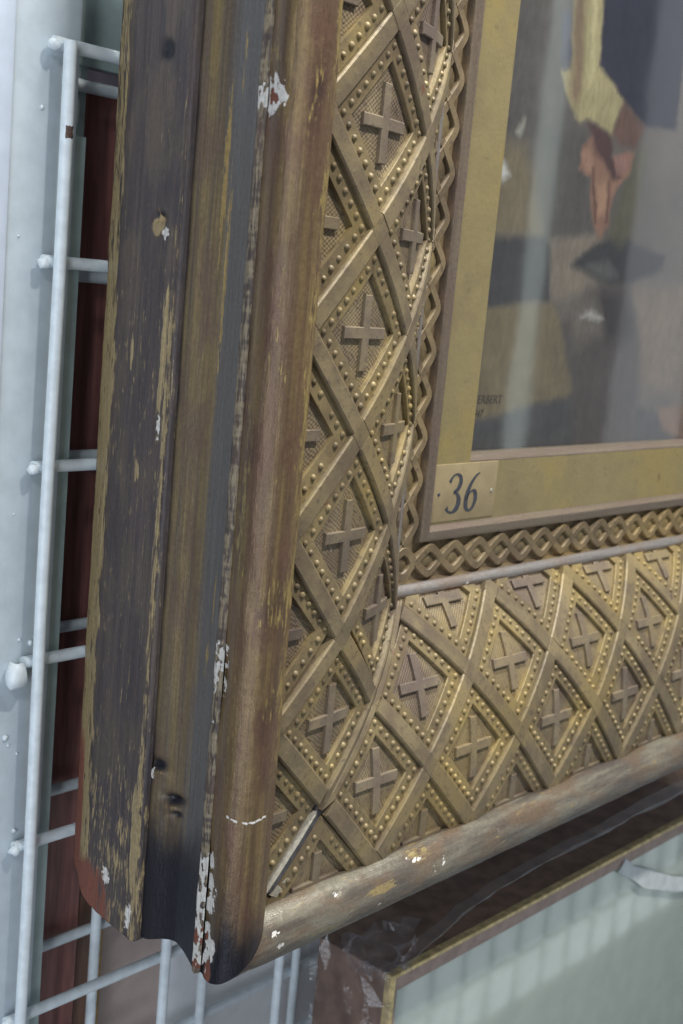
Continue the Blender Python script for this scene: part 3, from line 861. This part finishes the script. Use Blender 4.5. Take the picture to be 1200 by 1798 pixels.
PAINT = [
    ([(33.3, 90.4), (54.4, 95.1), (58.4, 77.6), (47.8, 76.1), (40.8, 76.3), (36.0, 75.6)], (0.103, 0.081, 0.087), 1.2),
    ([(41.1, 76.3), (47.8, 76.1), (53.8, 66.3), (40.5, 64.8)], (0.202, 0.14, 0.067), 0.8),
    ([(50.6, 78.3), (60.3, 80.4), (65.9, 67.5), (53.8, 66.3)], (0.087, 0.071, 0.076), 1.0),
    ([(39.4, 64.8), (55.3, 66.4), (56.9, 58.9), (40.9, 56.8)], (0.053, 0.047, 0.062), 0.3),
    ([(55.0, 66.1), (65.9, 67.4), (69.5, 66.5), (61.6, 63.9), (67.4, 61.4), (67.7, 59.9), (57.3, 58.7)], (0.23, 0.164, 0.127), 0.4),
    ([(38.4, 56.7), (57.3, 58.7), (60.5, 55.2), (65.3, 46.8), (55.3, 45.5), (40.8, 43.2)], (0.198, 0.137, 0.057), 0.3),
    ([(39.8, 42.9), (55.3, 45.5), (65.3, 46.7), (99.5, 43.2), (102.0, 35.0), (40.7, 37.9)], (0.067, 0.062, 0.076), 0.3),
    ([(77.1, 61.1), (93.7, 62.7), (98.6, 46.4), (82.8, 48.3)], (0.222, 0.14, 0.092), 0.9),
    ([(64.9, 60.8), (75.8, 61.9), (80.8, 54.1), (84.2, 35.8), (68.0, 36.6), (64.2, 47.2), (60.1, 55.5)], (0.092, 0.067, 0.071), 0.6),
    ([(67.7, 60.2), (75.4, 61.0), (78.5, 55.9), (75.6, 53.3), (70.4, 54.5)], (0.041, 0.026, 0.033), 0.8),
    ([(60.2, 59.2), (67.7, 59.9), (70.3, 54.9), (64.2, 53.0)], (0.153, 0.115, 0.103), 0.9),
    ([(60.8, 63.4), (65.6, 66.1), (71.1, 68.1), (84.7, 66.3), (84.4, 64.3), (75.5, 61.9), (70.0, 61.6)], (0.033, 0.029, 0.041), 0.3),
    ([(64.3, 63.4), (69.3, 64.4), (72.4, 62.9), (68.6, 62.0)], (0.092, 0.087, 0.097), 0.4),
    ([(54.3, 95.7), (60.4, 97.0), (61.7, 87.8), (65.2, 86.2), (68.3, 84.7), (66.6, 80.0), (60.6, 81.4), (58.6, 80.7), (55.3, 82.9), (53.3, 85.9), (55.5, 86.3)], (0.411, 0.314, 0.092), 0.22),
    ([(54.0, 95.6), (56.3, 96.1), (58.4, 84.4), (57.3, 82.4), (56.0, 83.1), (55.5, 88.2)], (0.239, 0.127, 0.049), 0.4),
    ([(58.1, 96.5), (58.8, 96.7), (60.8, 86.1), (60.0, 85.0)], (0.549, 0.434, 0.153), 0.3),
    ([(52.3, 91.7), (54.1, 92.7), (55.0, 87.2), (54.1, 86.1), (53.1, 87.1)], (0.081, 0.081, 0.168), 0.3),
    ([(60.4, 97.0), (81.9, 101.9), (82.9, 83.1), (75.0, 82.3), (68.3, 84.7), (61.7, 87.8)], (0.013, 0.013, 0.053), 0.22),
    ([(68.4, 84.6), (74.7, 82.2), (72.7, 79.2), (68.5, 79.5), (66.6, 80.5)], (0.147, 0.049, 0.033), 0.3),
    ([(68.5, 67.6), (71.9, 76.8), (74.3, 79.8), (76.4, 80.1), (74.5, 68.3), (72.2, 66.5)], (0.109, 0.092, 0.045), 0.5),
    ([(59.9, 77.7), (61.9, 79.3), (66.9, 76.8), (69.8, 78.5), (72.7, 78.5), (71.9, 76.1), (69.8, 74.1), (68.3, 72.2), (68.3, 69.0), (66.7, 67.0), (64.9, 68.4), (63.2, 71.8), (63.1, 74.3), (59.6, 75.1)], (0.314, 0.109, 0.053), 0.2),
    ([(60.1, 81.2), (66.7, 80.0), (67.1, 77.5), (70.2, 75.2), (68.2, 74.6), (63.4, 77.6)], (0.092, 0.019, 0.023), 0.25),
    ([(59.8, 76.9), (61.8, 77.8), (63.3, 75.7), (61.6, 74.7)], (0.434, 0.168, 0.087), 0.3),
    ([(64.1, 73.9), (66.8, 74.5), (67.4, 71.0), (65.7, 69.8)], (0.434, 0.175, 0.076), 0.3),
    ([(67.8, 77.7), (71.2, 78.4), (71.2, 76.4), (68.9, 75.5)], (0.314, 0.103, 0.087), 0.25),
    ([(62.8, 75.6), (63.4, 75.7), (65.6, 68.8), (65.0, 68.7)], (0.127, 0.026, 0.013), 0.15),
    ([(66.9, 74.2), (67.4, 74.6), (68.1, 69.4), (67.5, 69.0)], (0.147, 0.033, 0.016), 0.15),
    ([(42.4, 74.2), (43.9, 73.8), (45.1, 72.5), (43.7, 72.0), (42.6, 72.8)], (0.549, 0.535, 0.59), 0.3),  # small pale glint, a reflection painted in as colour
    ([(45.6, 77.6), (46.9, 79.3), (46.5, 77.1)], (0.366, 0.355, 0.314), 0.25),
    ([(66.9, 57.8), (69.9, 57.1), (68.5, 56.7), (64.5, 56.9)], (0.393, 0.366, 0.393), 0.3),
    ([(88.3, 44.8), (98.8, 45.8), (100.6, 39.5), (90.8, 41.6)], (0.275, 0.127, 0.071), 0.3),
]
pnt = painting()
def text_mesh(body, size, x, y, z, mat, parent, name, shear=.25, sx=1.0):
    c = bpy.data.curves.new(name, 'FONT'); c.body = body; c.size = size*U; c.shear = shear; c.extrude = .012*U; c.resolution_u = 2
    t = bpy.data.objects.new(name, c); COL.objects.link(t)
    dg = bpy.context.evaluated_depsgraph_get(); me = bpy.data.meshes.new_from_object(t.evaluated_get(dg))
    bpy.data.objects.remove(t); bpy.data.curves.remove(c)
    me.transform(Matrix.Translation(Vector((x, y, z))*U) @ Matrix.Rotation(math.pi/2, 4, 'X') @ Matrix.Diagonal((sx, 1, 1, 1)))
    me.materials.clear(); me.materials.append(mat)
    return link(name, me, parent)
SIG = plain_mat('signature_paint', (.085, .062, .045), .6, 0, .5, 5, 0)
text_mesh('HERBERT', 1.5, 42.4, 12.30, 45.9, SIG, pnt, 'signature', .1, 1.0)
text_mesh('1847', 1.3, 42.3, 12.30, 44.3, SIG, pnt, 'date', .2, 1.0)

# ------------------------------------------------------------------ wire mesh rack
def weld(mb, c, r, seed):
    bm = bmesh.new(); bmesh.ops.create_icosphere(bm, subdivisions=2, radius=1)
    for v in bm.verts:
        k = 1+.45*mn.noise(v.co*1.5+Vector((seed, 0, 0)))
        v.co = Vector((c[0]+v.co.x*r[0]*k, c[1]+v.co.y*r[1]*k, c[2]+v.co.z*r[2]*k))
    bm.verts.index_update(); mb.add([v.co[:] for v in bm.verts], [[v.index for v in f.verts] for f in bm.faces]); bm.free()
R_W = .62
ZS = [77.7-19.78*k for k in range(9)]
XS = [-7.2+19.9*k for k in range(9)]
XS2 = [6.45+17.75*k for k in range(-1, 8)]
ZS2 = [75.3-18.6*k for k in range(9)]
def rack(name, dy, label, with_post, XS=XS, ZS=ZS):
    r = tag(empty(name, (-7, dy, -60)), label, 'wire rack')
    for i, x in enumerate(XS):
        top = ZS[0]+.25
        mb = MB(); pts = [(x+(.25*math.sin(k*.7) if i == 0 else 0)*.3, dy, top-(top+95)*k/24) for k in range(25)]
        mb.tube(pts, R_W, 12); mb.build('upright_wire', RACK2, r, smooth=True, angle=50)
    for k, z in enumerate(ZS):
        mb = MB(); x0 = XS[0]-1.1
        mb.tube([(x0+(160-x0)*q/8, dy+1.12, z-.02*math.sin(q)) for q in range(9)], R_W, 12); mb.build('cross_wire', RACK2, r, smooth=True, angle=50)
        if with_post:
            mb = MB(); big = (k == 3)
            weld(mb, (-8.35 if not big else -9.1, dy+.9, z-(.2 if not big else 1.2)), (.62, .6, .55) if not big else (1.35, 1.0, 1.6), k*3.1)
            mb.build('weld_bead', RACK2, r, smooth=True)
    if with_post:
        mb = MB(); mb.box((-11.9, 28.0, -95), (-4.55, 29.2, 99), .25); mb.build('post', RACK, r, angle=40)
        mb = MB(); mb.box((-30, 27.55, -95), (-12.0, 30.5, 99), .35); mb.build('post_flange', plain_mat('flange_paint', (.52, .585, .68), .4, 0, .05, .4, .1), r, angle=40)
        mb = MB(); mb.box((-4.5, 28.5, -95), (-3.0, 29.6, 70), .1); mb.build('post_lip', SAGE, r, angle=40)  # post face carried on; its weaker, greener light is put into the colour
        for (x, z, rr) in ((-8.6, 71.9, .22), (-9.4, 10.4, .3), (-9.0, 9.5, .14), (-7.8, -.0, .25), (-6.9, 20.0, .3), (-8.3, 20.5, .16), (-11.5, -14, .3), (-10.5, 60, .12), (-9.6, 33.4, .1), (-7.9, 8.4, .13)):
            mb = MB(); weld(mb, (x, 27.95, z), (rr, rr*.8, rr), x+z); mb.build('paint_drip', RACK2, r, smooth=True)
        mb = MB(); weld(mb, (-7.15, dy-.28, 69.9), (.52, .42, .95), 3.3); mb.build('paint_chip', RUST, r)
    return r
rack('mesh_rack', 26.0, 'pale grey painted wire mesh rack with wide post directly behind the gilt frame', True)
rack('mesh_rack', 31.4, 'second pale wire mesh just behind the front mesh and its post', False, XS2, ZS2)

# things hanging behind the meshes
SAGEP = tag(empty('flat_bar', (-2, 32.8, -60)), 'narrow sage green upright bar between the wire end and the red board', 'metal bar')
mb = MB(); mb.box((-3.4, 32.8, -95), (-.1, 33.9, 110), .15); mb.build('bar', SAGE, SAGEP, angle=40)
mb = MB(); mb.box((-1.6, 32.6, 77.2), (60, 34.2, 110), .2); mb.build('top_panel', SAGE, SAGEP, angle=40)
mb = MB(); mb.box((-3.9, 31.9, 73.5), (-1.8, 33.2, 110), .2); mb.build('bracket', RACK2, SAGEP, angle=40)
bp = tag(empty('back_picture', (5, 34, -60)), 'dark red framed picture with thin gilt line and taupe mount behind the wire meshes', 'picture')
REDW = plain_mat('mahogany', (.28, .115, .10), .45, 0, .35, .5, .2, (2, 2, .15))
BRNW = plain_mat('brown_wood', (.16, .08, .05), .5, 0, .4, .5, .2, (2, 2, .15))
mb = MB(); mb.box((.75, 34.0, -95), (5.9, 36.0, 75.2), .2); mb.box((5.92, 34.2, 64), (120, 36, 75.2), .2); mb.build('frame_rail', REDW, bp, angle=40)
mb = MB(); mb.box((5.95, 34.5, -95), (8.7, 36.0, 63.8), .2); mb.build('inner_rail', BRNW, bp, angle=40)
mb = MB(); mb.box((.15, 34.3, 20), (.72, 35.8, 70.5), .1); mb.build('edge_strip', plain_mat('cream_edge', (.42, .38, .22), .5), bp)
mb = MB(); mb.box((.15, 34.3, -95), (.72, 35.8, 19.9), .1); mb.build('edge_strip', plain_mat('sage_edge', (.36, .42, .36), .5), bp)
mb = MB(); mb.box((8.75, 34.35, -95), (10.0, 35.6, 62.9), .15); mb.build('gilt_fillet', plain_mat('dull_gilt', (.30, .19, .05), .45, .4), bp, angle=40)
mb = MB(); mb.box((10.05, 34.9, -95), (21.0, 35.4, 62.9)); mb.build('mount', plain_mat('taupe_mount', (.50, .40, .36), .8, 0, .06, .4, .05), bp)
wb = tag(empty('mount_board', (30, 35, -60)), 'pale grey board showing below the frame corner behind the meshes', 'board')
mb = MB(); mb.box((20.2, 34.2, -95), (130, 34.7, 15), .1); mb.build('board_face', plain_mat('pale_board', (.80, .80, .80), .6, 0, .05, .3, .05), wb)
mb = MB(); mb.box((21.0, 34.8, -95), (130, 35.4, 15.2)); mb.build('board_back', SAGE, wb)
wall = MB(); wall.box((-400, 90, -300), (500, 95, 400)); tag(wall.build('wall', plain_mat('store_wall', (.018, .016, .021), .9, 0, .2, .3, 0, (1, 1, 1), .05)), kind='structure')

# ------------------------------------------------------------------ wrapped box picture below
box = tag(empty('wrapped_picture', (60, 20, -80)), 'deep brown box picture with thin gilt edge and pale glazed sheet, under the gilt frame', 'picture')
BX, BD, BZ = 39.0, 12.5, -26.8
DARK = plain_mat('dark_brown_card', (.22, .14, .10), .6, 0, .3, .3, .1)
mb = MB(); mb.box((BX+.1, BD+1.2, -95), (150, 25.2, BZ-.1), .3); mb.build('box_body', DARK, box, angle=40)
GILT2 = plain_mat('gilt_edge', (.64, .50, .24), .4, .3, .3, .8, .2)
RAIL = plain_mat('mauve_wood', (.34, .25, .21), .5, .1, .15, .5, .2)
mb = MB(); mb.box((BX, BD-.1, -95), (BX+.9, BD+1.15, BZ-.0), .18); mb.box((BX+.92, BD-.1, BZ-.62), (150, BD+1.15, BZ), .18); mb.build('gilt_edge', GILT2, box, angle=40)
mb = MB(); mb.box((BX+.95, BD+.1, BZ-2.6), (150, BD+1.1, BZ-.65), .12); mb.box((BX+.95, BD+.1, -95), (BX+1.55, BD+1.1, BZ-2.65), .1); mb.build('frame_rail', RAIL, box, angle=40)
mb = MB(); mb.box((BX+1.6, BD+.75, -95), (150, BD+1.0, BZ-2.6)); mb.build('sheet', plain_mat('pale_sheet', (.60, .635, .60), .6, 0, .05, .25, .04), box)
mb = MB(); mb.box((BX+1.58, BD+.35, -95), (150, BD+.55, BZ-2.62)); mb.build('glass_pane', GLASS, box)

# ------------------------------------------------------------------ the rack across the aisle (seen in the glass)
far_rack = tag(empty('mesh_rack', (380, -150, -300)), 'dark wire mesh rack across the aisle, seen as a faint grid in the lower glass', 'wire rack')
DWIRE = plain_mat('dark_wire', (.07, .09, .09), .6, 0, .1, .5, 0)
for k in range(17):
    mb = MB(); x = 225+20*k; mb.tube([(x, -150, -330), (x, -150, -120)], .9, 8); mb.build('upright_wire', DWIRE, far_rack, smooth=True)
for k in range(5):
    mb = MB(); z = -205+42*k-.0; mb.tube([(215, -148.5, z), (560, -148.5, z)], 1.1, 8); mb.build('cross_wire', DWIRE, far_rack, smooth=True)
fb = tag(empty('far_picture', (380, -152, -300)), 'mauve picture with tan rail across the aisle, reflected low in the glass', 'picture')
mb = MB(); mb.box((200, -156, -330), (600, -153, -243), .5); mb.build('picture_panel', plain_mat('mauve_panel', (.12, .11, .13), .7, 0, .1, .1, 0), fb)
mb = MB(); mb.box((200, -156.5, -242.5), (600, -152.5, -234), .5); mb.build('frame_rail', plain_mat('tan_rail', (.22, .16, .12), .6, 0, .1, .1, 0), fb)

# ------------------------------------------------------------------ torn tape and clear film on the wrapped picture
tape_xz = [(97.14, -29.09), (98.36, -28.18), (101.54, -30.4), (108, -33.0), (116.77, -36.83), (125.07, -39.58), (125.87, -42.23), (118, -40.2), (110.8, -37.41), (106, -35.6), (102.29, -33.23), (96.28, -30.02)]
mb = MB(); n = len(tape_xz)
mb.add([(x, 12.34+.10*math.sin(i*1.9), z) for i, (x, z) in enumerate(tape_xz)]+[(x, 12.30+.10*math.sin(i*1.9), z) for i, (x, z) in enumerate(tape_xz)],
       [tuple(range(n)), tuple(range(n, 2*n))[::-1]]+[(i, (i+1) % n, n+(i+1) % n, n+i) for i in range(n)])
tp = mb.build('torn_tape', plain_mat('white_tape', (.58, .63, .63), .6, 0, .1, .6, .1)); tag(tp, 'torn strip of white paper tape stuck on the pale glazed sheet', 'tape')

def film_mat():
    m, nt, b = new_mat('clear_film'); nt.nodes.remove(b); out = nt.nodes['Material Output']
    g = nd(nt, 'ShaderNodeNewGeometry'); dt = nd(nt, 'ShaderNodeVectorMath', operation='DOT_PRODUCT')
    nt.links.new(g.outputs['Incoming'], dt.inputs[0]); nt.links.new(g.outputs['Normal'], dt.inputs[1])
    c1 = math_n(nt, 'SUBTRACT', 1.0, math_n(nt, 'ABSOLUTE', dt.outputs['Value']))
    fr = math_n(nt, 'ADD', math_n(nt, 'MULTIPLY', math_n(nt, 'POWER', c1, 4.0), .7), .05)
    tr = nd(nt, 'ShaderNodeBsdfTransparent'); tr.inputs[0].default_value = (.93, .93, .95, 1)
    gl = nd(nt, 'ShaderNodeBsdfAnisotropic'); gl.inputs['Roughness'].default_value = .07
    df = nd(nt, 'ShaderNodeBsdfTranslucent'); df.inputs[0].default_value = (.5, .5, .55, 1)
    v = obj_vec(nt, (1, 1, 1)); n1 = noise_n(nt, v, .9, 4)
    bp_ = nd(nt, 'ShaderNodeBump'); bp_.inputs['Strength'].default_value = .5; bp_.inputs['Distance'].default_value = .5*U
    nt.links.new(n1, bp_.inputs['Height']); nt.links.new(bp_.outputs[0], gl.inputs['Normal'])
    m1 = nd(nt, 'ShaderNodeMixShader'); m1.inputs[0].default_value = .09; nt.links.new(tr.outputs[0], m1.inputs[1]); nt.links.new(df.outputs[0], m1.inputs[2])
    m2 = nd(nt, 'ShaderNodeMixShader'); nt.links.new(fr, m2.inputs[0]); nt.links.new(m1.outputs[0], m2.inputs[1]); nt.links.new(gl.outputs[0], m2.inputs[2])
    nt.links.new(m2.outputs[0], out.inputs['Surface']); return m
FILM = film_mat()
wrap = tag(empty('plastic_wrap', (40, 13, -27)), 'crumpled clear plastic film bunched on the corner of the wrapped picture', 'plastic film')
def crease(x, y, z, f, seed):
    v = 0
    for k in range(3):
        q = Vector((x, y, z))*f*(1.9**k)+Vector((seed, k*7.1, 0)); v += (1-abs(mn.noise(q))*2.6)/(1.9**k)
    return v
def sheet(name, rows_, amp, f, seed):
    """rows_: list of poly-lines with the same number of points; bent into creases"""
    nu, nv = (34, 34) if name == 'film_fold' else (9, 9)
    R_ = np.array(rows_, float); vs = []
    for i in range(nu+1):
        a = i/nu*(len(R_)-1); i0 = min(int(a), len(R_)-2); fa = a-i0
        L_ = R_[i0]*(1-fa)+R_[i0+1]*fa
        for j in range(nv+1):
            b = j/nv*(len(L_)-1); j0 = min(int(b), len(L_)-2); fb_ = b-j0
            p = L_[j0]*(1-fb_)+L_[j0+1]*fb_
            c = crease(p[0], p[1], p[2], f, seed); d = crease(p[2], p[0], p[1], f, seed+5)
            if name != 'film_fold':
                p = p+np.array([rng.gauss(0, .42), rng.gauss(0, .42), rng.gauss(0, .42)])*(amp/.85)
            vs.append((p[0]-amp*.6*c+amp*.3*d, p[1]-amp*.7*d, p[2]+amp*.8*c))
    fs = [(i*(nv+1)+j, i*(nv+1)+j+1, (i+1)*(nv+1)+j+1, (i+1)*(nv+1)+j) for i in range(nu) for j in range(nv)]
    return mesh(name, vs, fs, FILM, wrap, smooth=(name == 'film_fold'))
up = [(40.7, 13.0, -25.71), (42.36, 11.5, -22.33), (45.71, 9.5, -18.84), (51.09, 7.5, -15.79), (59.61, 5.5, -13.55), (76.02, 4.0, -11.86), (97.63, 3.2, -10.56), (118, 3.0, -10.0)]
lowr = [(41.75, 12.6, -26.71), (43.79, 11.0, -24.19), (48.03, 9.2, -20.43), (54.14, 7.2, -17.1), (62.3, 5.2, -15.2), (79.38, 3.8, -13.72), (97.93, 3.0, -12.89), (118, 2.9, -12.5)]
mid = [((a[0]+b[0])/2, (a[1]+b[1])/2-.7, (a[2]+b[2])/2) for a, b in zip(up, lowr)]
sheet('film_fold', [up, mid, lowr], .30, .22, 3.0)
sheet('film_crumple', [[(33.5, 17.5, -21.9), (35.5, 15.6, -20.4), (38.2, 14.0, -19.4), (42.2, 12.2, -20.9)],
                       [(34.5, 16.5, -25.2), (36.8, 14.8, -24.4), (38.6, 13.4, -23.8), (41.3, 12.1, -24.8)],
                       [(36.2, 16.0, -27.5), (38.2, 14.0, -26.6), (38.7, 12.2, -26.3), (42.0, 11.9, -26.8)]], .85, .24, 11.0)
sheet('film_side', [[(38.2, 25.0, -25.6), (38.0, 19.5, -26.2), (38.3, 12.2, -26.6)],
                    [(36.6, 25.3, -32.0), (37.9, 18.5, -31.5), (38.5, 12.1, -32.0)],
                    [(36.2, 25.5, -41.0), (37.7, 19.0, -40.5), (38.4, 12.1, -41.0)],
                    [(36.6, 25.5, -52.0), (37.9, 19.0, -52), (38.5, 12.1, -52)]], .55, .22, 21.0)
